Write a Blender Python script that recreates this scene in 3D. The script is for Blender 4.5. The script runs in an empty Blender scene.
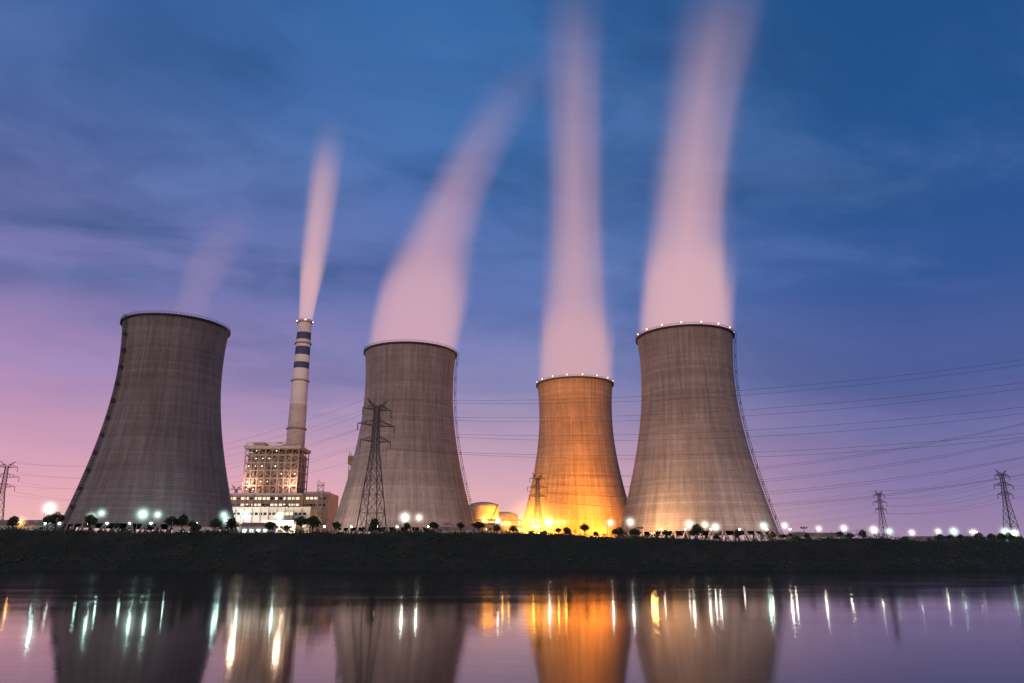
import bpy, math, random
from mathutils import Vector
random.seed(7)
S=bpy.context.scene
def lin(c):
    c/=255.0
    return c/12.92 if c<=0.04045 else ((c+0.055)/1.055)**2.4
def L(r,g,b,a=1.0): return (lin(r),lin(g),lin(b),a)
def sm(a,b,x):
    t=max(0,min(1,(x-a)/(b-a))); return t*t*(3-2*t)
def lerp(a,b,t): return a+(b-a)*t

# ---------------------------------------------------------------- node helpers
class NT:
    def __init__(s,tree): s.t=tree; s.n=tree.nodes; s.l=tree.links
    def node(s,typ,**kw):
        n=s.n.new(typ)
        for k,v in kw.items(): setattr(n,k,v)
        return n
    def put(s,sock,v):
        if isinstance(v,bpy.types.NodeSocket): s.l.new(v,sock)
        elif v is not None: sock.default_value=v
    def m(s,op,a,b=None,c=None,clamp=False):
        n=s.n.new('ShaderNodeMath'); n.operation=op; n.use_clamp=clamp
        s.put(n.inputs[0],a); s.put(n.inputs[1],b)
        if c is not None: s.put(n.inputs[2],c)
        return n.outputs[0]
    def mr(s,v,a,b,c=0.0,d=1.0,smooth=False):
        n=s.n.new('ShaderNodeMapRange'); n.clamp=True
        if smooth: n.interpolation_type='SMOOTHSTEP'
        s.put(n.inputs[0],v)
        for i,x in enumerate((a,b,c,d)): s.put(n.inputs[i+1],x)
        return n.outputs[0]
    def mix(s,f,a,b,blend='MIX'):
        n=s.n.new('ShaderNodeMix'); n.data_type='RGBA'; n.blend_type=blend
        s.put(n.inputs[0],f); s.put(n.inputs[6],a); s.put(n.inputs[7],b)
        return n.outputs[2]
    def sep(s,v):
        n=s.n.new('ShaderNodeSeparateXYZ'); s.l.new(v,n.inputs[0]); return n.outputs
    def comb(s,x,y,z):
        n=s.n.new('ShaderNodeCombineXYZ')
        s.put(n.inputs[0],x); s.put(n.inputs[1],y); s.put(n.inputs[2],z); return n.outputs[0]
    def noise(s,vec,scale,detail=3,rough=0.5,col=False):
        n=s.n.new('ShaderNodeTexNoise'); s.l.new(vec,n.inputs['Vector'])
        n.inputs['Scale'].default_value=scale; n.inputs['Detail'].default_value=detail
        n.inputs['Roughness'].default_value=rough
        return n.outputs[1 if col else 0]
    def ramp(s,f,stops,interp='LINEAR'):
        n=s.n.new('ShaderNodeValToRGB'); cr=n.color_ramp; cr.interpolation=interp
        s.put(n.inputs[0],f)
        while len(cr.elements)<len(stops): cr.elements.new(0.5)
        for e,(p,c) in zip(cr.elements,stops): e.position=p
        for e,(p,c) in zip(cr.elements,stops): e.color=c
        return n.outputs[0]
def new_mat(name):
    m=bpy.data.materials.new(name); m.use_nodes=True
    t=m.node_tree; t.nodes.clear(); n=NT(t)
    out=t.nodes.new('ShaderNodeOutputMaterial'); return m,n,out
def principled(name,col,rough=0.8,metal=0.0,var=0.25,scale=0.3,bump=0.0,bscale=1.0):
    m,n,out=new_mat(name)
    p=n.node('ShaderNodeBsdfPrincipled'); p.inputs['Roughness'].default_value=rough; p.inputs['Metallic'].default_value=metal
    tc=n.node('ShaderNodeTexCoord')
    f=n.noise(tc.outputs['Object'],scale,5,0.6)
    k=n.mr(f,0.3,0.7,1-var,1+var)
    vm=n.node('ShaderNodeVectorMath',operation='SCALE'); vm.inputs[0].default_value=col[:3]; n.l.new(k,vm.inputs['Scale'])
    n.l.new(vm.outputs[0],p.inputs['Base Color'])
    if bump:
        b=n.node('ShaderNodeBump'); b.inputs['Strength'].default_value=bump
        n.l.new(n.noise(tc.outputs['Object'],bscale,4),b.inputs['Height']); n.l.new(b.outputs[0],p.inputs['Normal'])
    n.l.new(p.outputs[0],out.inputs[0]); return m
def emis(name,col,st):
    m,n,out=new_mat(name); e=n.node('ShaderNodeEmission'); e.inputs[0].default_value=col; e.inputs[1].default_value=st
    n.l.new(e.outputs[0],out.inputs[0]); return m

# ---------------------------------------------------------------- mesh builder
class MB:
    def __init__(s): s.v=[]; s.f=[]; s.mi=[]; s.sm=[]
    def face(s,idx,mi=0,smooth=False): s.f.append(idx); s.mi.append(mi); s.sm.append(smooth)
    def beam(s,p,q,w,mi=0,h=None):
        p=Vector(p);q=Vector(q); d=(q-p)
        if d.length<1e-6: return
        d.normalize(); up=Vector((0,0,1)) if abs(d.z)<0.9 else Vector((0,1,0))
        a=d.cross(up).normalized(); b=a.cross(d).normalized(); h=h or w
        i=len(s.v)
        for o in (p,q):
            for sa,sb in ((-1,-1),(1,-1),(1,1),(-1,1)): s.v.append(o+a*sa*w/2+b*sb*h/2)
        for k in range(4): s.face((i+k,i+(k+1)%4,i+4+(k+1)%4,i+4+k),mi)
        s.face((i+3,i+2,i+1,i),mi); s.face((i+4,i+5,i+6,i+7),mi)
    def box(s,x0,x1,y0,y1,z0,z1,mi=0):
        i=len(s.v)
        for z in (z0,z1):
            for x,y in ((x0,y0),(x1,y0),(x1,y1),(x0,y1)): s.v.append(Vector((x,y,z)))
        for k in range(4): s.face((i+k,i+(k+1)%4,i+4+(k+1)%4,i+4+k),mi)
        s.face((i+3,i+2,i+1,i),mi); s.face((i+4,i+5,i+6,i+7),mi)
    def rings(s,rs,n,mi=0,smooth=True,cap0=False,cap1=False,flip=False):
        i0=len(s.v)
        for cx,cy,z,r in rs:
            for k in range(n):
                a=2*math.pi*k/n; s.v.append(Vector((cx+r*math.cos(a),cy+r*math.sin(a),z)))
        for j in range(len(rs)-1):
            m_=mi[j] if isinstance(mi,list) else mi
            for k in range(n):
                a=i0+j*n+k;b=i0+j*n+(k+1)%n
                q=(a,b,b+n,a+n); s.face(q[::-1] if flip else q,m_,smooth)
        m0=mi[0] if isinstance(mi,list) else mi
        if cap0: s.face(tuple(i0+k for k in range(n))[::-1],m0)
        if cap1: s.face(tuple(i0+(len(rs)-1)*n+k for k in range(n)),m0)
    def sphere(s,c,r,mi=0,seg=10,rg=6,sz=1.0):
        c=Vector(c); i0=len(s.v)
        s.v.append(c+Vector((0,0,-r*sz)))
        for j in range(1,rg):
            t=math.pi*j/rg
            for k in range(seg):
                a=2*math.pi*k/seg
                s.v.append(c+Vector((r*math.sin(t)*math.cos(a),r*math.sin(t)*math.sin(a),-r*sz*math.cos(t))))
        s.v.append(c+Vector((0,0,r*sz))); e=len(s.v)-1
        for k in range(seg):
            s.face((i0,i0+1+(k+1)%seg,i0+1+k),mi,True)
            for j in range(rg-2):
                a=i0+1+j*seg+k;b=i0+1+j*seg+(k+1)%seg
                s.face((a,b,b+seg,a+seg),mi,True)
            s.face((i0+1+(rg-2)*seg+k,i0+1+(rg-2)*seg+(k+1)%seg,e),mi,True)
    def mesh(s,name,mats):
        me=bpy.data.meshes.new(name); me.from_pydata([tuple(v) for v in s.v],[],s.f)
        for m in mats: me.materials.append(m)
        me.polygons.foreach_set('material_index',s.mi); me.polygons.foreach_set('use_smooth',s.sm)
        me.update(); return me
    def obj(s,name,mats,parent=None,loc=(0,0,0)):
        return link(name,s.mesh(name,mats),parent,loc)
def link(name,data,parent=None,loc=(0,0,0)):
    o=bpy.data.objects.new(name,data); S.collection.objects.link(o); o.location=loc
    if parent: o.parent=parent
    return o
def empty(name,loc):
    o=link(name,None,None,loc); o.empty_display_size=1; return o

# ---------------------------------------------------------------- camera
cam=bpy.data.cameras.new('camera'); co=link('camera',cam)
cam.sensor_width=36; cam.lens=26.72; cam.clip_start=0.1; cam.clip_end=30000
co.location=(0,0,3.5); co.rotation_euler=(math.radians(90+16),0,0); S.camera=co
S.view_settings.view_transform='Standard'; S.view_settings.look='None'; S.view_settings.exposure=0

# ---------------------------------------------------------------- world sky
w=bpy.data.worlds.new('World'); S.world=w; w.use_nodes=True
wt=w.node_tree; wt.nodes.clear(); n=NT(wt)
out=n.node('ShaderNodeOutputWorld')
tc=n.node('ShaderNodeTexCoord'); x,y,z=n.sep(tc.outputs['Generated'])
zz=n.m('MAXIMUM',z,0.0)
e=n.m('DIVIDE',zz,0.75,clamp=True)
P=[0,.078/.75,.2045/.75,.319/.75,.5/.75,.643/.75,1.0]
def stops(cs): return [(p,L(*c)) for p,c in zip(P,cs)]
left=n.ramp(e,stops([(250,196,184),(232,170,186),(176,142,188),(124,120,176),(82,110,170),(54,98,160),(40,84,144)]))
mid =n.ramp(e,stops([(250,204,180),(226,174,184),(150,142,186),(100,120,184),(72,118,182),(54,110,174),(42,94,154)]))
right=n.ramp(e,stops([(170,140,172),(134,120,170),(84,96,158),(50,86,150),(30,84,144),(26,78,132),(24,68,116)]))
h=n.m('SQRT',n.m('ADD',n.m('MULTIPLY',x,x),n.m('MULTIPLY',y,y)))
az=n.m('DIVIDE',x,n.m('MAXIMUM',h,0.001))
c1=n.mix(n.mr(az,-0.56,0.0),left,mid)
c2=n.mix(n.mr(az,0.03,0.5,smooth=True),c1,right)
zc=n.m('ADD',zz,0.15)
cx_=n.m('DIVIDE',x,zc); cy_=n.m('DIVIDE',y,zc)
cv=n.comb(n.m('MULTIPLY_ADD',cy_,0.4,cx_),n.m('MULTIPLY',n.m('MULTIPLY_ADD',cx_,-0.3,cy_),1.6),0.0)
wv=n.node('ShaderNodeVectorMath',operation='MULTIPLY_ADD'); n.l.new(n.noise(cv,0.9,3,0.5,True),wv.inputs[0]); wv.inputs[1].default_value=(0.8,0.8,0); n.l.new(cv,wv.inputs[2])
cl=n.noise(wv.outputs[0],1.2,7,0.56); cl2=n.noise(cv,0.6,3,0.5)
cf=n.m('MULTIPLY',n.mr(cl,0.36,0.66,smooth=True),n.mr(cl2,0.28,0.58,smooth=True))
cf=n.m('MULTIPLY',cf,n.mr(zz,0.10,0.38))
c3=n.mix(n.m('MULTIPLY',cf,0.8),c2,L(38,78,132))
lf=n.m('MULTIPLY',n.mr(n.noise(wv.outputs[0],1.0,7,0.58),0.44,0.74,smooth=True),0.32)
c4=n.mix(n.m('MULTIPLY',lf,n.mr(zz,0.05,0.3)),c3,L(122,148,206))
# afterglow behind the viewer
c5=n.mix(n.mr(y,0.0,-0.9,0.0,1.0,smooth=True),c4,(0.54,0.38,0.37,1))
sky=n.node('ShaderNodeTexSky',sky_type='NISHITA'); sky.sun_disc=False
sky.sun_elevation=math.radians(1); sky.sun_rotation=math.radians(200)
b1=n.node('ShaderNodeBackground'); n.l.new(c5,b1.inputs[0]); b1.inputs[1].default_value=0.97
b2=n.node('ShaderNodeBackground'); n.l.new(sky.outputs[0],b2.inputs[0]); b2.inputs[1].default_value=0.004
ad=n.node('ShaderNodeAddShader'); n.l.new(b1.outputs[0],ad.inputs[0]); n.l.new(b2.outputs[0],ad.inputs[1])
n.l.new(ad.outputs[0],out.inputs[0])

sd=bpy.data.lights.new('dusk_sun','SUN'); sd.energy=0.42; sd.angle=math.radians(25); sd.color=(1.0,0.72,0.64)
so=link('dusk_sun',sd,None,(0,-50,100))
so.rotation_euler=Vector((0.45,0.86,-0.22)).to_track_quat('-Z','Y').to_euler()

# ---------------------------------------------------------------- terrain + water
import mathutils.noise as mn
def G(x): return 12.5-2.8*sm(-30,70,x)
def shore(x):
    return 250+90*sm(110,330,x)+6*mn.noise(Vector((x*0.012,3.1,0)))+2*mn.noise(Vector((x*0.06,7.1,0)))
def H(x,y):
    s=shore(x); g=G(x)
    if y>s-2:
        t=(y-s+2)/22.0
        if t<1:
            b=0.35*sm(0,0.35,t)+0.65*sm(0.35,1.0,t)
            hh=lerp(-1.0,g,b)
        else: hh=g
        k=1 if t<1.4 else max(0.15,1-(t-1.4))
        hh+=k*(1.3*mn.noise(Vector((x*0.03,y*0.05,0)))+0.6*mn.noise(Vector((x*0.2,y*0.2,4))))
        return hh
    if y<6: return lerp(-2,1.6,sm(6,-6,y)) if y>-6 else 1.6+0.2*mn.noise(Vector((x*.1,y*.1,0)))
    return -3.0
def axis(segs):
    o=[]
    for a,b,st in segs:
        k=max(1,int(round((b-a)/st)))
        o+=[a+(b-a)*i/k for i in range(k)]
    o.append(segs[-1][1]); return o
xs=axis([(-9000,-1500,1500),(-1500,-450,70),(-450,450,3),(450,1500,70),(1500,9000,1500)])
ys=axis([(-600,-30,95),(-30,20,5),(20,235,40),(235,300,1.6),(300,400,3),(400,700,15),(700,1500,100),(1500,14000,1500)])
mb=MB()
for yy in ys:
    for xx in xs: mb.v.append(Vector((xx,yy,H(xx,yy))))
nx=len(xs)
for j in range(len(ys)-1):
    for i in range(nx-1):
        a=j*nx+i; mb.face((a,a+1,a+nx+1,a+nx),0,True)
m,n,out=new_mat('bank_soil_grass')
p=n.node('ShaderNodeBsdfPrincipled'); p.inputs['Roughness'].default_value=0.95
g=n.node('ShaderNodeNewGeometry'); f=n.noise(g.outputs['Position'],0.12,6,0.65); f2=n.noise(g.outputs['Position'],1.3,4,0.6)
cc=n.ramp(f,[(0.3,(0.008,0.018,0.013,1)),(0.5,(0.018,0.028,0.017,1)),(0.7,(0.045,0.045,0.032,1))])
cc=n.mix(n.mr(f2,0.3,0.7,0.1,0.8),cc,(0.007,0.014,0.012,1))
n.l.new(cc,p.inputs['Base Color'])
b=n.node('ShaderNodeBump'); b.inputs['Strength'].default_value=0.8; b.inputs['Distance'].default_value=0.5
n.l.new(f2,b.inputs['Height']); n.l.new(b.outputs[0],p.inputs['Normal']); n.l.new(p.outputs[0],out.inputs[0])
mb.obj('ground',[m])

mb=MB()
mb.v=[Vector(v) for v in ((-9000,-40,0),(9000,-40,0),(9000,420,0),(-9000,420,0))]; mb.face((0,1,2,3))
m,n,out=new_mat('river_water')
p=n.node('ShaderNodeBsdfPrincipled')
p.inputs['Base Color'].default_value=(0.004,0.005,0.010,1); p.inputs['IOR'].default_value=1.34
g=n.node('ShaderNodeNewGeometry'); px,py,pz=n.sep(g.outputs['Position'])
v1=n.comb(n.m('MULTIPLY',px,0.35),py,0.0)
b=n.node('ShaderNodeBump'); b.inputs['Strength'].default_value=0.09; b.inputs['Distance'].default_value=0.05
n1=n.noise(v1,1.1,3,0.6); n2=n.noise(v1,0.12,3,0.5)
n.l.new(n.m('ADD',n1,n.m('MULTIPLY',n2,2.0)),b.inputs['Height']); n.l.new(b.outputs[0],p.inputs['Normal'])
n.l.new(n.mr(n2,0.35,0.65,0.055,0.095),p.inputs['Roughness'])
n.l.new(p.outputs[0],out.inputs[0])
mb.obj('river_water',[m])

# ---------------------------------------------------------------- materials
def concrete(name,col,seed):
    m,n,out=new_mat(name)
    p=n.node('ShaderNodeBsdfPrincipled'); p.inputs['Roughness'].default_value=0.9
    tc=n.node('ShaderNodeTexCoord'); o=tc.outputs['Object']; x,y,z=n.sep(o)
    ang=n.m('ARCTAN2',y,x)
    lift=n.m('DIVIDE',z,1.6); row=n.m('FLOOR',lift); fr=n.m('FRACT',lift)
    wn=n.node('ShaderNodeTexWhiteNoise',noise_dimensions='1D'); n.l.new(n.m('ADD',row,float(seed)),wn.inputs['W'])
    rowv=n.mr(wn.outputs[0],0,1,0.88,1.1)
    groove=n.mr(fr,0.0,0.14,0.72,1.0)
    pa=n.m('MULTIPLY',ang,22.0); pan=n.node('ShaderNodeTexWhiteNoise',noise_dimensions='3D')
    n.l.new(n.comb(n.m('FLOOR',pa),row,float(seed)),pan.inputs['Vector'])
    panv=n.mr(pan.outputs[0],0,1,0.93,1.06)
    vj=n.mr(n.m('FRACT',pa),0.0,0.03,0.90,1.0)
    sv=n.comb(n.m('MULTIPLY',ang,22.0),n.m('MULTIPLY',z,0.03),float(seed))
    streak=n.mr(n.noise(sv,0.8,6,0.65),0.3,0.7,0.64,1.18)
    sv2=n.comb(n.m('MULTIPLY',ang,60.0),n.m('MULTIPLY',z,0.05),float(seed+9))
    run=n.m('MULTIPLY',n.mr(n.noise(sv2,1.0,3,0.6),0.52,0.75),n.mr(z,40.0,128.0))   # dark run-off under the rim
    runv=n.m('SUBTRACT',1.0,n.m('MULTIPLY',run,0.5))
    big=n.mr(n.noise(o,0.03,4,0.6),0.3,0.7,0.78,1.15)
    belt=n.mr(n.noise(n.comb(0.0,0.0,z),0.07,4,0.7),0.3,0.7,0.88,1.12)
    k=rowv
    for q in (groove,panv,vj,streak,runv,big,belt): k=n.m('MULTIPLY',k,q)
    vm=n.node('ShaderNodeVectorMath',operation='SCALE'); vm.inputs[0].default_value=col[:3]; n.l.new(k,vm.inputs['Scale'])
    n.l.new(vm.outputs[0],p.inputs['Base Color'])
    b=n.node('ShaderNodeBump'); b.inputs['Strength'].default_value=0.5; b.inputs['Distance'].default_value=0.25
    n.l.new(n.m('MULTIPLY',groove,panv),b.inputs['Height']); n.l.new(b.outputs[0],p.inputs['Normal'])
    n.l.new(p.outputs[0],out.inputs[0]); return m
M_dark=principled('dark_steel',(0.04,0.04,0.045),0.6,0.3)
M_steel=principled('galvanised_steel',(0.14,0.13,0.14),0.55,0.4)
M_inner=principled('shell_inner_concrete',(0.16,0.14,0.13),0.95)
M_rimlamp=emis('rim_lamp_glow',(1.0,0.36,0.10,1),8)

# ---------------------------------------------------------------- cooling towers
def tower(X,Y,Hh,col,seed,ladder=None,rim_lights=False,rt=29.0,b=77.0):
    g0=G(X); root=empty('cooling_tower',(X,Y,g0))
    zt=Hh*0.81
    r=lambda z: rt*math.sqrt(1+((z-zt)/b)**2)
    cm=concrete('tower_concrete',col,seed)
    N=128; z0=9.0
    mb=MB(); zs=[z0+(Hh-z0)*i/60 for i in range(61)]
    mb.rings([(0,0,z,r(z)) for z in zs],N)
    mb.rings([(0,0,z0,r(z0)-0.9),(0,0,z0,r(z0))],N)
    mb.rings([(0,0,Hh,r(Hh)),(0,0,Hh,r(Hh)-0.7)],N)
    mb.rings([(0,0,z,r(z)-0.9+0.2*(z/Hh)) for z in zs],N,1,flip=True)
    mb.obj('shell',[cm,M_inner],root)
    mb=MB(); k=44
    for i in range(k):
        a0=2*math.pi*i/k
        for s_ in (-1,1):
            a1=a0+s_*math.pi/k
            rb=r(0)+1.0; q=r(z0)-0.45
            mb.beam((rb*math.cos(a0),rb*math.sin(a0),-0.3),(q*math.cos(a1),q*math.sin(a1),z0+0.4),0.9)
    mb.obj('support_columns',[cm],root)
    mb=MB(); R=r(0)+3
    mb.rings([(0,0,-1,R),(0,0,1.6,R),(0,0,1.6,R-0.5),(0,0,-1,R-0.5)],96,smooth=False)
    mb.rings([(0,0,9.5,0.1),(0,0,9.5,r(9.5)-1.2)],64,1,flip=True)
    mb.obj('basin_wall_and_fill',[cm,M_dark],root)
    mb=MB(); R=r(Hh)
    mb.rings([(0,0,Hh-1.4,R+0.02),(0,0,Hh-1.2,R+1.0),(0,0,Hh-0.3,R+1.0),(0,0,Hh-0.3,R+0.02)],N,smooth=False)
    for i in range(96):
        a=2*math.pi*i/96; c,s_=math.cos(a),math.sin(a)
        mb.beam(((R+0.9)*c,(R+0.9)*s_,Hh-0.3),((R+0.9)*c,(R+0.9)*s_,Hh+1.0),0.1)
        a2=2*math.pi*(i+1)/96
        for hz in (0.4,1.0):
            mb.beam(((R+0.9)*c,(R+0.9)*s_,Hh+hz),((R+0.9)*math.cos(a2),(R+0.9)*math.sin(a2),Hh+hz),0.1)
    mb.obj('rim_walkway',[M_dark],root)
    if ladder is not None:
        mb=MB(); a=math.radians(ladder); c,s_=math.cos(a),math.sin(a); t=Vector((-s_,c,0))
        pr=None; z=6.0
        while z<Hh+1.5:
            rr=r(z)+1.0; P0=Vector((rr*c,rr*s_,z))
            if pr is not None:
                for sd_ in (-0.7,0.7):
                    mb.beam(pr+t*sd_,P0+t*sd_,0.18)
                    mb.beam(pr+t*sd_+Vector((c,s_,0))*1.2,P0+t*sd_+Vector((c,s_,0))*1.2,0.12)
                mb.beam(P0-t*0.7,P0+t*0.7,0.12)
                o_=Vector((c,s_,0))*1.2
                mb.beam(P0-t*0.7,P0-t*0.7+o_,0.12); mb.beam(P0+t*0.7,P0+t*0.7+o_,0.12); mb.beam(P0-t*0.7+o_,P0+t*0.7+o_,0.12)
                mb.beam(P0,P0-Vector((c,s_,0))*1.3,0.12)
            pr=P0; z+=1.5
        z=18
        while z<Hh-4:
            rr=r(z)+1.6; P0=Vector((rr*c,rr*s_,z)); mb.beam(P0-t*1.5,P0+t*1.5,0.25,h=2.2); z+=10
        mb.obj('caged_ladder',[M_dark],root)
    if rim_lights:
        mb=MB()
        for i in range(16):
            a=2*math.pi*(i+0.3)/16; c,s_=math.cos(a),math.sin(a)
            mb.beam(((R+0.6)*c,(R+0.6)*s_,Hh-0.3),((R+0.6)*c,(R+0.6)*s_,Hh+1.0),0.14,0)
            mb.sphere(((R+0.6)*c,(R+0.6)*s_,Hh+1.2),0.45,1)
        mb.obj('rim_lamps',[M_dark,M_rimlamp],root)
    return root
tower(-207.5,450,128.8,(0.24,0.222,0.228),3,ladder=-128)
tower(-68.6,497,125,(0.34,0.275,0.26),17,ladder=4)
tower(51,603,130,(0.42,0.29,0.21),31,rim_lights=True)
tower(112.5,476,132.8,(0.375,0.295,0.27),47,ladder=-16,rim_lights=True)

# ---------------------------------------------------------------- chimney
def chimney(X,Y,Hh):
    root=empty('chimney_stack',(X,Y,12.5))
    Mw=principled('chimney_white_paint',(0.66,0.60,0.60),0.7,var=0.12,scale=0.1)
    Mb=principled('chimney_blue_paint',(0.05,0.06,0.16),0.7,var=0.12)
    Mc=principled('chimney_concrete',(0.52,0.43,0.41),0.9,var=0.2,scale=0.08)
    R=lambda z: lerp(9.8,6.3,z/Hh)
    cuts=[(0,128,2),(128,162,0),(162,168,1),(168,175,0),(175,183,1),(183,190,0),(190,197,1),(197,Hh,0)]
    mb=MB()
    for a,b_,mi in cuts:
        k=max(1,int((b_-a)/12))
        mb.rings([(0,0,lerp(a,b_,i/k),R(lerp(a,b_,i/k))) for i in range(k+1)],40,mi)
    mb.rings([(0,0,Hh,R(Hh)),(0,0,Hh,R(Hh)-0.6),(0,0,Hh-20,R(Hh)-0.8)],40,2)
    mb.obj('shaft',[Mw,Mb,Mc],root)
    mb=MB()
    for z in (60,105,150,186,Hh-3):
        r_=R(z)
        mb.rings([(0,0,z,r_+0.02),(0,0,z,r_+1.1),(0,0,z+0.3,r_+1.1),(0,0,z+0.3,r_+0.02)],40,0,False)
        mb.rings([(0,0,z+1.2,r_+1.05),(0,0,z+1.3,r_+1.05)],40,0,False)
        for i in range(20):
            a=2*math.pi*i/20; c,s_=(r_+1.0)*math.cos(a),(r_+1.0)*math.sin(a)
            mb.beam((c,s_,z+0.3),(c,s_,z+1.3),0.12)
            if i%5==1 and z>200: mb.sphere((c,s_,z+1.6),0.45,1)
    mb.obj('galleries',[M_dark,emis('aviation_lamp',(1,0.5,0.35,1),8)],root)
chimney(-197,690,210)

# ---------------------------------------------------------------- power station buildings
M_panel=principled('clad_panel_cream',(0.54,0.43,0.37),0.7,var=0.15,scale=0.15)
M_panel2=principled('clad_panel_white',(0.62,0.58,0.54),0.7,var=0.15,scale=0.15)
M_core=principled('boiler_core',(0.27,0.20,0.17),0.8,var=0.4,scale=0.25)
M_frame=principled('painted_frame',(0.36,0.28,0.25),0.6)
M_win=emis('lit_window',(1.0,0.78,0.48,1),1.6)
M_winc=emis('lit_window_cool',(0.80,1.0,0.92,1),2.0)
M_glass=principled('dark_glass',(0.03,0.035,0.05),0.15)
def boiler_house():
    ox,oy=-189,600
    root=empty('power_station_building',(ox,oy,12.5))
    g=0
    mb=MB()
    mb.box(-20,20,4,29,g,72,0)
    mb.box(-15,-3,8,26,72,74.8,0); mb.box(3,12,8,26,72,74,0)
    for xx in (-14,-4,6,14): mb.rings([(xx,2.6,g,1.1),(xx,2.6,70,1.1)],10,0)
    mb.obj('boiler_core',[M_core],root)
    mb=MB()
    X0,X1,Y0,Y1=-21,21,0.5,30
    cols=[X0+(X1-X0)*i/8 for i in range(9)]
    lv=[0,8,16,24,32,40,46,52,58,64,70,75]
    for xx in cols:
        for yy in (Y0,Y1): mb.beam((xx,yy,0),(xx,yy,75),0.7)
    for yy in (10,20):
        for xx in (X0,X1): mb.beam((xx,yy,0),(xx,yy,75),0.7)
    for z in lv[1:]:
        for yy in (Y0,Y1): mb.beam((X0-.4,yy,z),(X1+.4,yy,z),0.45,h=0.7)
        for xx in (X0,X1): mb.beam((xx,Y0,z),(xx,Y1,z),0.45,h=0.7)
    for j in range(5,len(lv)-1):
        for i in range(8):
            if (i+j)%2: mb.beam((cols[i],Y0-.1,lv[j]),(cols[i+1],Y0-.1,lv[j+1]),0.3)
            else: mb.beam((cols[i+1],Y0-.1,lv[j]),(cols[i],Y0-.1,lv[j+1]),0.3)
    mb.obj('steel_frame',[M_frame],root)
    mb=MB()
    mb.box(X0-1.5,X1+1.5,Y0-1.5,Y1+1,75.4,77.4,0)
    for xx in range(-21,22,6):
        mb.beam((xx,Y0,77.4),(xx,Y0,80),0.3)
    mb.beam((X0,Y0,80),(X1,Y0,80),0.35); mb.beam((X0,Y0,78.8),(X1,Y0,78.8),0.2)
    mb.box(-18,-9,8,18,77.4,81,0); mb.box(4,15,10,20,77.4,80,0)
    for z in (46,52,58,64,70): mb.box(X0+0.6,X1-0.6,1.2,1.7,z-0.2,z+0.9,0)
    mb.obj('roof_and_floors',[M_panel],root)
    mb=MB()
    for z in lv[5:-1]:
        for i in range(8):
            if random.random()<0.35: mb.box(cols[i]+2.4,cols[i]+3.1,1.9,2.2,z+3.4,z+3.9,0)
    mb.obj('frame_lamps',[emis('work_lamp',(1,.82,.6,1),5)],root)
    mb=MB()
    def block(x0,x1,y0,y1,z1,mi,rows,cool=False,wf=0.6):
        mb.box(x0,x1,y0,y1,0,z1,mi)
        mb.box(x0-.5,x1+.5,y0-.5,y0-0.05,z1-1.0,z1+0.8,1)
        mb.box(x0-.5,x0-0.05,y0-0.05,y1,z1-1.0,z1+0.8,1)
        for z,hh in rows:
            xx=x0+1.5
            while xx+2.2<x1-1:
                lit=random.random()<wf
                mb.box(xx,xx+2.2,y0-0.12,y0+0.1,z,z+hh,(4 if cool else 3) if lit else 5)
                mb.box(xx-0.15,xx+2.35,y0-0.2,y0+0.1,z-0.25,z-0.03,1)
                xx+=3.2
    block(-27,30,-14,-0.2,38.5,0,[(34.5,1.8),(30,1.4)],wf=0.75)
    block(-38,42,-34,-14.2,27,1,[(22,1.8),(13.5,2.2),(5,2.4)],wf=0.25)
    block(-47,-20,-46,-34.2,14,0,[(9.5,1.8),(4,2.0)],cool=True,wf=0.6)
    block(14,36,-48,-34.2,17,1,[(12,1.8),(7,1.8)],wf=0.4)
    block(30.5,50,-10,20,40,0,[(35,1.6),(30,1.6)],wf=0.3)
    for xx in range(-36,42,6): mb.beam((xx,-34.25,0),(xx,-34.25,27),0.6,2)
    for xx in range(-24,30,6): mb.beam((xx,-14.25,27),(xx,-14.25,38),0.6,2)
    mb.obj('turbine_hall',[M_panel,M_panel2,M_frame,M_win,M_winc,M_glass],root)
    mb=MB()
    for xx in (-12,0,12):
        mb.rings([(xx,-8,38,1.2),(xx,-8,43,1.2),(xx,-8,43.2,1.6),(xx,-8,44,1.6)],14,cap1=True)
    for xx in (-30,-22,-8,6,20,34):
        mb.box(xx,xx+3.5,-28,-24,27,29.5,0)
        mb.rings([(xx+1.7,-21,27,0.7),(xx+1.7,-21,31,0.7)],10,cap1=True)
    for z in range(0,44,4):
        mb.box(45,49,-30,-26,z+3.6,z+3.9,1); s_=1 if (z//4)%2 else -1
        mb.beam((47-1.8*s_,-30,z+3.7),(47+1.8*s_,-30,z+7.7),0.4,1)
    for xx,yy in ((45,-30),(49,-30),(45,-26),(49,-26)): mb.beam((xx,yy,0),(xx,yy,46),0.35,1)
    for z in range(0,72,6):
        mb.box(56,64,24,32,z+5.6,z+6,1)
        mb.beam((56,24,z),(64,24,z+6),0.3,1); mb.beam((64,24,z),(56,24,z+6),0.3,1)
    for xx,yy in ((56,24),(64,24),(56,32),(64,32)): mb.beam((xx,yy,0),(xx,yy,76),0.6,1)
    mb.box(55,65,23,33,66,72.5,0)
    mb.obj('ducts_and_stairs',[M_core,M_frame],root)
boiler_house()

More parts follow.
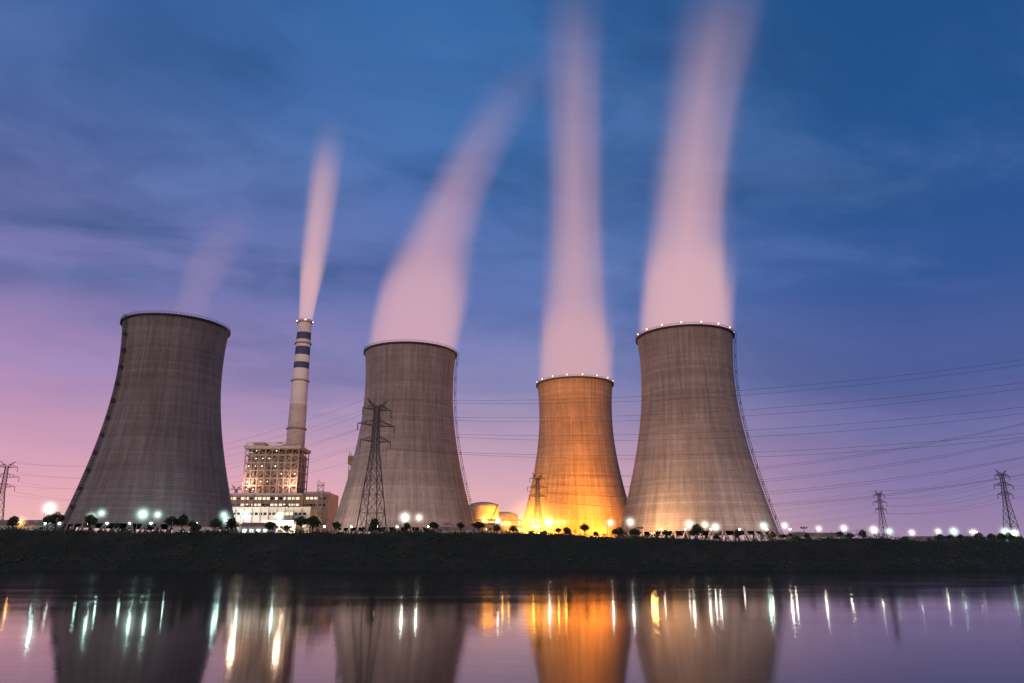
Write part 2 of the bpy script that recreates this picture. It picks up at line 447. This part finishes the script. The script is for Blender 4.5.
def shed(name,X,Y,wd,dp,ht,rows=1,cool=False,mat=None,wf=0.5):
    g=G(X); root=empty(name,(X,Y,g)); mb=MB()
    mb.box(-wd/2,wd/2,-dp/2,dp/2,-1,ht,0)
    i=len(mb.v)
    for xx in (-wd/2-.5,wd/2+.5):
        for yy,z in ((-dp/2-.6,ht-.1),(0,ht+dp*.16),(dp/2+.6,ht-.1)): mb.v.append(Vector((xx,yy,z)))
        for yy,z in ((-dp/2-.6,ht+.25),(0,ht+dp*.16+.35),(dp/2+.6,ht+.25)): mb.v.append(Vector((xx,yy,z)))
    for a,b_ in ((0,1),(1,2)):
        mb.face((i+a,i+b_,i+6+b_,i+6+a),1); mb.face((i+3+a,i+9+a,i+9+b_,i+3+b_),1)
    for o in (0,6): mb.face((i+o,i+o+3,i+o+4,i+o+1),1); mb.face((i+o+1,i+o+4,i+o+5,i+o+2),1)
    mb.face((i,i+6,i+9,i+3),1); mb.face((i+2,i+5,i+11,i+8),1)
    for r_ in range(rows):
        z=2.2+r_*4; xx=-wd/2+1.2
        while xx+1.6<wd/2-.8 and z+1.6<ht:
            mb.box(xx,xx+1.6,-dp/2-.1,-dp/2+.1,z,z+1.5,3 if random.random()<wf else 2); xx+=3
    mb.box(-1.6,1.6,-dp/2-.13,-dp/2+.1,-.9,1.9,2)
    mb.obj('walls_and_roof',[mat or M_panel2,M_core,M_glass,M_winc if cool else M_win],root); return root
shed('warehouse',-276,430,46,16,9,2,wf=.6); shed('warehouse',-240,385,22,12,7,1)
shed('pump_house',-22,545,26,14,13,3,mat=M_panel); shed('pump_house',-8,580,20,12,9,2,mat=M_panel)
shed('gatehouse',-112,345,13,8,5,1,cool=True,wf=.9); shed('gatehouse',-150,372,18,9,6,1,cool=True,wf=.7)
shed('workshop',182,470,30,12,7,1,wf=.5); shed('workshop',330,600,60,16,8,1,wf=.4); shed('workshop',250,640,50,16,9,1,wf=.4)
shed('workshop',-30,420,24,9,6,1,wf=.6)

def tank(X,Y,r,h):
    root=empty('storage_tank',(X,Y,G(X))); mb=MB()
    prof=[(0,0,-1,r),(0,0,h,r)]+[(0,0,h+r*.32*math.sin(t*math.pi/12),max(0.05,r*math.cos(t*math.pi/12))) for t in range(1,7)]
    mb.rings(prof,40); 
    for z in (h*.33,h*.66,h): mb.rings([(0,0,z,r+.02),(0,0,z,r+.2),(0,0,z+.25,r+.2),(0,0,z+.25,r+.02)],40,1,False)
    for i in range(14):
        a=i*.11-2.0; z=h*i/13
        mb.beam(((r+.6)*math.cos(a),(r+.6)*math.sin(a),z),((r+.6)*math.cos(a+.11),(r+.6)*math.sin(a+.11),z+h/13),.9,1,h=.12)
    mb.obj('tank_shell',[M_panel,M_frame],root)
tank(-22,600,12,30); tank(-6,650,11,26); tank(-4,556,5,12); tank(205,560,9,10)

def pipe_rack(X,Y):
    root=empty('pipe_rack',(X,Y,G(X))); mb=MB()
    for i in range(9):
        xx=-24+i*6
        for yy in (-3,3): mb.beam((xx,yy,-.5),(xx,yy,17),.45)
        for z in (7,12,16.5): mb.beam((xx,-3,z),(xx,3,z),.4)
        if i<8:
            for z in (7,12,16.5): mb.beam((xx,-3,z),(xx+6,-3,z),.3)
            mb.beam((xx,-3,7),(xx+6,-3,12),.2)
    for yy,z,r_ in ((-2,7.9,.7),(0,8,.8),(2,7.8,.5),(-1.8,12.8,.6),(0.6,13,.8),(0,17.2,.6)):
        mb.beam((-26,yy,z),(26,yy,z),r_*1.6,1)
    mb.obj('frame_and_pipes',[M_frame,M_panel],root)
pipe_rack(-6,528)

# ---------------------------------------------------------------- pylons
def pylon_mesh(Hh,th):
    mb=MB()
    def hw(z):
        t=z/Hh
        if t<0.62: return lerp(Hh*0.085,Hh*0.024,t/0.62)
        return lerp(Hh*0.024,Hh*0.014,(t-0.62)/0.38)
    zs=[0]; z=0
    while z<Hh*0.93:
        z+=max(2.2,hw(z)*1.9); zs.append(min(z,Hh*0.95))
    cs=((-1,-1),(1,-1),(1,1),(-1,1))
    for a,b_ in zip(zs,zs[1:]):
        ha,hb=hw(a),hw(b_)
        for k in range(4):
            p=cs[k];q=cs[(k+1)%4]
            mb.beam((p[0]*ha,p[1]*ha,a),(p[0]*hb,p[1]*hb,b_),th)
            mb.beam((p[0]*ha,p[1]*ha,a),(q[0]*hb,q[1]*hb,b_),th*.5)
            mb.beam((q[0]*ha,q[1]*ha,a),(p[0]*hb,p[1]*hb,b_),th*.5)
            mb.beam((p[0]*hb,p[1]*hb,b_),(q[0]*hb,q[1]*hb,b_),th*.5)
    tips=[]
    for t,L_ in ((0.68,0.10),(0.80,0.13),(0.92,0.10)):
        z=Hh*t; h0=hw(z); ln=Hh*L_
        for s_ in (-1,1):
            tip=(s_*(h0+ln),0,z+0.4)
            for yy in (-1,1):
                mb.beam((s_*h0,yy*h0,z),tip,th*.75); mb.beam((s_*h0,yy*h0,z+Hh*.045),tip,th*.6)
                for q in (.3,.6):
                    a=Vector((s_*h0,yy*h0,z)).lerp(Vector(tip),q); b_=Vector((s_*h0,yy*h0,z+Hh*.045)).lerp(Vector(tip),q-.2)
                    mb.beam(a,b_,th*.5)
            mb.beam(tip,(tip[0],0,z-2.4),th*.9); tips.append((tip[0],z-2.4))
    for s_ in (-1,1):
        z=Hh*.95; h0=hw(z)
        for yy in (-1,1): mb.beam((s_*h0,yy*h0,z),(s_*Hh*.085,0,Hh),th*.7); mb.beam((s_*h0,yy*h0,z-Hh*.03),(s_*Hh*.085,0,Hh),th*.5)
        tips.append((s_*Hh*.085,Hh))
    return mb.mesh('transmission_pylon',[M_steel]),tips
PY={}
def pylon(X,Y,Hh,rot=0,th=None):
    th=th or Hh*0.0058
    key=round(Hh)
    if key not in PY: PY[key]=pylon_mesh(Hh,th)
    me,tips=PY[key]; o=link('transmission_pylon',me,None,(X,Y,G(X)-.3)); o.rotation_euler=(0,0,rot)
    c,s_=math.cos(rot),math.sin(rot)
    return [Vector((X+t*c,Y+t*s_,G(X)-.3+z)) for t,z in tips]
M_wire=principled('conductor',(0.14,0.12,0.15),0.5,0.6)
def wires(A,B,sag,rad=0.05):
    cu=bpy.data.curves.new('power_line','CURVE'); cu.dimensions='3D'; cu.bevel_depth=rad; cu.bevel_resolution=0
    for a,b_ in zip(A,B):
        sp=cu.splines.new('POLY'); K=40; sp.points.add(K)
        for i in range(K+1):
            t=i/K; p=a.lerp(b_,t); sp.points[i].co=(p.x,p.y,p.z-4*sag*t*(1-t),1)
    cu.materials.append(M_wire); link('power_line',cu)
R90=math.pi/2
pA=pylon(-54,300,53,math.radians(35))
pB=pylon(17,514,48,math.radians(20)); pC=pylon(310,653,50,math.radians(20)); pD=pylon(335,525,53,math.radians(15))
pE=pylon(-297,450,47,math.radians(25)); pF=pylon(-218,610,48,math.radians(40))
pG=pylon(300,232,80,R90+0.2); pH=pylon(300,330,70,R90)
wires(pA,pG,13,.045); wires(pB,pH,15,0.06); wires(pE,pA,12,.03); wires(pC,pD,4,.05); wires(pF,pC,20,.035)
wires(pD,pG,8,.045)

# ---------------------------------------------------------------- lamps
def halo_mat(name,col,st,pw=4.0):  # bloom around a lamp put in as a self-glowing ball
    m,n,out=new_mat(name)
    tc=n.node('ShaderNodeTexCoord'); ln=n.node('ShaderNodeVectorMath',operation='LENGTH'); n.l.new(tc.outputs['Object'],ln.inputs[0])
    f=n.m('SUBTRACT',1.0,ln.outputs['Value'],clamp=True); f=n.m('POWER',f,pw)
    e=n.node('ShaderNodeEmission'); e.inputs[0].default_value=col; n.l.new(n.m('MULTIPLY',f,st),e.inputs[1])
    n.l.new(e.outputs[0],out.inputs['Volume']); m.cycles.volume_step_rate=1.2; return m
cols={'cool':(0.62,1.0,0.88,1),'white':(1.0,0.93,0.80,1),'orange':(1.0,0.50,0.10,1)}
lampm={}; halom={}
hm=MB(); hm.sphere((0,0,0),1.0,0,16,10)
for k,c in cols.items():
    em=emis('lamp_bulb_'+k,c,75)
    for dbl in (0,1):
        mb=MB(); hh=8.0
        mb.rings([(0,0,-.5,.22),(0,0,.4,.2),(0,0,.42,.13),(0,0,hh,.08)],10)
        for s_ in ((-1,1) if dbl else (1,)):
            pr=Vector((0,0,hh-.4))
            for i in range(1,7):
                t=i/6; q=Vector((s_*1.5*t,0,hh-.4+.8*math.sin(t*math.pi/2))); mb.beam(pr,q,.1); pr=q
            mb.box(min(s_*1.2,s_*2.1),max(s_*1.2,s_*2.1),-.2,.2,hh+.36,hh+.56)
            mb.sphere((s_*1.7,0,hh+.16),.42,1,12,6,.6)
        lampm[k,dbl]=mb.mesh('street_lamp',[M_steel,em])
    halom[k]=hm.mesh('lamp_glow_'+k,[halo_mat('painted_glow_'+k,c,1.5,6.0)])
def lamp(X,Y,k='white',dbl=0,rot=0,size=6.0):
    o=link('street_lamp',lampm[k,dbl],None,(X,Y,H(X,Y) if Y<420 else G(X))); o.rotation_euler=(0,0,rot)
    o.scale[2]=1.0+0.14*sm(0,70,X)
    g_=link('painted_glow',halom[k],o,(0 if dbl else 1.7,0,8.1)); s2=size*random.uniform(.75,1.15); g_.scale=(s2*(1.25 if dbl else 1),s2,s2/o.scale[2])
for X,Y,k,d in [(-167,278,'cool',0),(-160,300,'cool',0),(-148,308,'cool',0),(-143,310,'cool',0),(-117,312,'cool',0),(-108,310,'cool',0),
    (-100,330,'cool',0),(-47,330,'white',0),(-41,330,'white',0),(-14,350,'orange',0),(-8,352,'white',0),(-3,380,'orange',1),(8,360,'orange',0),(15,352,'white',0),(22,350,'orange',1),
    (42,345,'white',0),(50,340,'white',0),(80,360,'white',0),(88,362,'white',0),(119,375,'cool',0),(128,372,'white',0),(159,410,'white',0),(170,405,'white',0),
    (197,430,'white',0),(215,450,'cool',0),(238,470,'white',0),(243,450,'white',0),(252,450,'cool',0),(271,460,'white',1),(285,455,'cool',0),(318,500,'white',0),(300,470,'cool',0),
    (-180,330,'cool',0),(-236,372,'orange',0),(-130,350,'cool',0),(100,390,'white',0)]:
    lamp(X,Y,k,d,random.uniform(-.5,.5))
random.seed(5)
for X in range(-245,-150,11): lamp(X+random.uniform(-2,2),385,'cool',0,random.uniform(-.5,.5),2.8)
for X in range(-105,-35,14): lamp(X+random.uniform(-2,2),425,'white',0,random.uniform(-.5,.5),2.8)
for X in range(78,160,14): lamp(X+random.uniform(-2,2),415,'white',0,random.uniform(-.5,.5),2.6)

def flood(X,Y,ht,power,col,tgt=None,size=2.0,spot=None,base=None,glow=0):
    g=G(X) if base is None else base; root=empty('floodlight_mast',(X,Y,g)); mb=MB()
    mb.rings([(0,0,-.5,.3),(0,0,ht,.15)],10); mb.box(-1.6,1.6,-.15,.15,ht,ht+.25)
    for xx in (-1.3,0,1.3):
        mb.box(xx-.45,xx+.45,-.3,.3,ht+.3,ht+1.0); mb.box(xx-.38,xx+.38,.31,.36,ht+.37,ht+.93,1)
    mb.obj('mast_and_heads',[M_steel,emis('flood_lens',(*col,1),12)],root)
    ld=bpy.data.lights.new('flood_light','SPOT' if tgt else 'POINT'); ld.energy=power; ld.color=col; ld.shadow_soft_size=size
    lo=link('flood_light',ld,root,(0,2.6,ht+1.6))
    if tgt:
        ld.spot_size=math.radians(spot or 110); ld.spot_blend=0.8
        d=Vector(tgt)-Vector((X,Y+2.6,g+ht+1.6)); lo.rotation_euler=d.to_track_quat('-Z','Y').to_euler()
    if glow:
        h_=link('painted_glow',GLOW,root,(0,1,ht+1)); h_.scale=(glow,glow,glow)
GLOW=hm.mesh('flood_glow',[halo_mat('flood_painted_glow',(1,.42,.06,1),.17,2.4)])  # warm haze around flood masts painted in as an emitting ball
OR=(1.0,0.33,0.02)
flood(16,518,9,580000,OR,(50,600,60),spot=140,glow=30)
flood(62,524,9,340000,OR,(53,600,70),spot=140,glow=12)
flood(0,570,9,200000,(1,.42,.05),glow=17)
flood(-30,515,8,50000,(1,.5,.12),glow=14)
flood(76,424,7,34000,(1,.48,.10))
flood(-185,535,12,34000,(1,.86,.70)); flood(-215,545,12,30000,(.85,1,.95)); flood(-155,540,12,22000,(1,.78,.55))
flood(-205,592,7,10000,(1,.66,.46),base=51.5); flood(-172,592,7,10000,(1,.66,.46),base=51.5)
flood(-190,622,5,260000,(1,.80,.72),(-197,690,165),110,base=90)
WW=(1,.78,.64)
flood(-110,425,9,60000,WW,(-69,497,60)); flood(-35,420,9,24000,WW,(-69,497,60))
flood(66,404,9,95000,(1,.66,.42),(114,476,60)); flood(150,402,9,36000,WW,(114,476,60))
flood(-235,380,6,8000,(.7,1,.95),(-209,450,25)); flood(-175,385,6,6000,(.7,1,.95),(-209,450,25))

# ---------------------------------------------------------------- vegetation
m,n,out=new_mat('foliage')
p=n.node('ShaderNodeBsdfPrincipled'); p.inputs['Roughness'].default_value=0.7
g=n.node('ShaderNodeNewGeometry'); f=n.noise(g.outputs['Position'],0.9,3)
n.l.new(n.ramp(f,[(0.3,(0.012,0.03,0.012,1)),(0.7,(0.06,0.11,0.035,1))]),p.inputs['Base Color']); n.l.new(p.outputs[0],out.inputs[0])
M_leaf=m; M_bark=principled('bark',(0.05,0.035,0.025),0.95)
def leaves(mb,c,rx,rz,cnt,sz,mi=0):
    for _ in range(cnt):
        while True:
            d=Vector((random.uniform(-1,1),random.uniform(-1,1),random.uniform(-1,1)))
            if 0.3<d.length<1: break
        p=Vector((c[0]+d.x*rx,c[1]+d.y*rx,c[2]+d.z*rz))
        a=Vector((random.gauss(0,1),random.gauss(0,1),random.gauss(0,1))).normalized(); b_=a.orthogonal().normalized()
        s_=sz*random.uniform(.6,1.4); i=len(mb.v)
        mb.v+= [p-a*s_,p+b_*s_*.6,p+a*s_,p-b_*s_*.6]; mb.face((i,i+1,i+2,i+3),mi)
def tree_mesh(seed,hh=4.2,wd=1.9):
    random.seed(seed); mb=MB()
    mb.rings([(0,0,-.4,.16),(0,0,hh*.3,.12),(.05,0,hh*.55,.08),(.1,.05,hh*.8,.03)],7,1)
    for i in range(6):
        a=i*1.05+random.random(); q=Vector((math.cos(a)*wd*.6,math.sin(a)*wd*.6,hh*random.uniform(.5,.8)))
        mb.beam((0,0,hh*random.uniform(.28,.45)),q,.09,1)
        leaves(mb,q,wd*random.uniform(.38,.55),hh*random.uniform(.14,.2),110,.16)
    leaves(mb,(0,0,hh*.72),wd*.75,hh*.26,420,.17)
    leaves(mb,(random.uniform(-.3,.3),0,hh*.92),wd*.45,hh*.12,90,.15)
    return mb.mesh('round_tree',[M_leaf,M_bark])
TM=[tree_mesh(s_,4.2,w_) for s_,w_ in ((1,1.9),(2,1.7),(3,2.1),(4,1.6))]
random.seed(21)
def tree(X,Y,sc):
    o=link('round_tree',random.choice(TM),None,(X,Y,H(X,Y)-.1)); o.scale=(sc*random.uniform(.85,1.2),sc,sc*random.uniform(.8,1.15)); o.rotation_euler=(0,0,random.uniform(0,6))
for X in (-176,-163,-161,-148,-139,-126,-121.5,-117,-112,-108,-104,-96,-88,-79,-75,-69,-62,-50,-47,-36,-28,-26,-17,-12,-4):
    tree(X+random.uniform(-1.5,1.5),random.uniform(270,280),random.uniform(.7,1.5))
for X in (2,7,12,15,21,27,30,36,40,46,54,60,66,74,83,92,101,108,116,124,133): tree(X+random.uniform(-1.5,1.5),random.uniform(276,300),random.uniform(.6,1.3))
for i in range(26): tree(random.uniform(140,330),random.uniform(375,425),random.uniform(.8,1.6))
for X in (214,219,223,228,234,262,268): tree(X,383,random.uniform(1.2,1.8))
mb=MB()
for i in range(3200):
    X=random.uniform(-300,360); s_=shore(X)
    cl_=mn.noise(Vector((X*.045,9,0)))+.5*mn.noise(Vector((X*.2,2,0)))
    crest=random.random()<.62
    Y=s_+(lerp(15,28,random.random()) if crest else lerp(0,15,random.random()))
    r_=random.uniform(.35,.9)+(max(0,cl_+.15)*4.0*random.random() if crest else 0)
    leaves(mb,(X,Y,H(X,Y)+r_*.4),r_*1.4,r_*.9,20,.24)
mb.obj('bank_shrubs',[M_leaf])
mb=MB()
for i in range(900):
    X=random.uniform(-900,1200); Y=random.uniform(760,900); leaves(mb,(X,Y,G(X)+3),6,random.uniform(3,6.5),26,1.1)
mb.obj('distant_treeline',[M_leaf])

# ---------------------------------------------------------------- steam plumes
def plume(name,Y0,pts,dens,colr,step=0.5,edge=1.6,sharp=0.95):
    z0,z1=pts[0][0],pts[-1][0]; x0=pts[0][1]
    xm=min(p[1] for p in pts)-x0; xr=max(p[1] for p in pts)-x0-xm+1e-3; rm=max(p[2] for p in pts)
    m,n,out=new_mat(name+'_volume')
    tc=n.node('ShaderNodeTexCoord'); x,y,z=n.sep(tc.outputs['Object'])
    t=n.m('DIVIDE',z,z1-z0,clamp=True)
    rp=n.ramp(t,[((p[0]-z0)/(z1-z0),((p[1]-x0-xm)/xr,p[2]/rm,p[3],1)) for p in pts],'B_SPLINE')
    sc=n.node('ShaderNodeSeparateColor'); n.l.new(rp,sc.inputs[0])
    dx=n.m('SUBTRACT',x,n.m('MULTIPLY_ADD',sc.outputs[0],xr,xm))
    tt=n.mr(z,0.0,80.0,smooth=True)
    R=n.m('MULTIPLY',sc.outputs[1],n.m('MULTIPLY_ADD',tt,(edge-1.14)*rm,rm*1.14))
    d=n.m('DIVIDE',n.m('SQRT',n.m('ADD',n.m('MULTIPLY',dx,dx),n.m('MULTIPLY',y,y))),R)
    nv=n.comb(n.m('DIVIDE',dx,R),n.m('DIVIDE',y,R),n.m('MULTIPLY',z,0.003))
    ns=n.noise(nv,2.2,4,0.5)
    d=n.m('ADD',d,n.m('MULTIPLY',n.m('MULTIPLY',n.m('SUBTRACT',ns,0.5),0.7),n.m('MULTIPLY_ADD',tt,.85,.15)))
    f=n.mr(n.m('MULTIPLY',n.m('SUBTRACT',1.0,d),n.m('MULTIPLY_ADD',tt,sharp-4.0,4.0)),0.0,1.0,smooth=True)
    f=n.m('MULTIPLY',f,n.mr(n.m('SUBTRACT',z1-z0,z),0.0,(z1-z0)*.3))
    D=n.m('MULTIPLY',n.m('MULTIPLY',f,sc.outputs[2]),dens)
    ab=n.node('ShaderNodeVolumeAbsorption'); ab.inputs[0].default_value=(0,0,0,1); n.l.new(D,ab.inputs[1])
    em=n.node('ShaderNodeEmission'); em.inputs[0].default_value=colr; n.l.new(D,em.inputs[1])  # plant light on the plume put in as the volume's own emission
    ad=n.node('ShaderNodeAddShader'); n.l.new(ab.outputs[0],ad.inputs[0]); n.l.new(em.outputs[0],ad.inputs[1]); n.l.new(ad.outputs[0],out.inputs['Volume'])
    m.cycles.volume_step_rate=step
    mb=MB(); rs=[]
    for a,b_ in zip(pts,pts[1:]):
        for i in range(4):
            q=i/4; rs.append((lerp(a[1],b_[1],q)-x0,0,lerp(a[0],b_[0],q)-z0,lerp(a[2],b_[2],q)*1.9+1.5))
    a=pts[-1]; rs.append((a[1]-x0,0,a[0]-z0,a[2]*1.9+1.5))
    zr=pts[1][0]-z0
    rs=[(q[0],0,q[2],pts[0][2]*1.02 if q[2]<=zr+.01 else q[3]) for q in rs]
    rs.insert(5,(rs[4][0],0,zr+.6,pts[1][2]*1.04))
    mb.rings(rs,32,cap0=True,cap1=True)
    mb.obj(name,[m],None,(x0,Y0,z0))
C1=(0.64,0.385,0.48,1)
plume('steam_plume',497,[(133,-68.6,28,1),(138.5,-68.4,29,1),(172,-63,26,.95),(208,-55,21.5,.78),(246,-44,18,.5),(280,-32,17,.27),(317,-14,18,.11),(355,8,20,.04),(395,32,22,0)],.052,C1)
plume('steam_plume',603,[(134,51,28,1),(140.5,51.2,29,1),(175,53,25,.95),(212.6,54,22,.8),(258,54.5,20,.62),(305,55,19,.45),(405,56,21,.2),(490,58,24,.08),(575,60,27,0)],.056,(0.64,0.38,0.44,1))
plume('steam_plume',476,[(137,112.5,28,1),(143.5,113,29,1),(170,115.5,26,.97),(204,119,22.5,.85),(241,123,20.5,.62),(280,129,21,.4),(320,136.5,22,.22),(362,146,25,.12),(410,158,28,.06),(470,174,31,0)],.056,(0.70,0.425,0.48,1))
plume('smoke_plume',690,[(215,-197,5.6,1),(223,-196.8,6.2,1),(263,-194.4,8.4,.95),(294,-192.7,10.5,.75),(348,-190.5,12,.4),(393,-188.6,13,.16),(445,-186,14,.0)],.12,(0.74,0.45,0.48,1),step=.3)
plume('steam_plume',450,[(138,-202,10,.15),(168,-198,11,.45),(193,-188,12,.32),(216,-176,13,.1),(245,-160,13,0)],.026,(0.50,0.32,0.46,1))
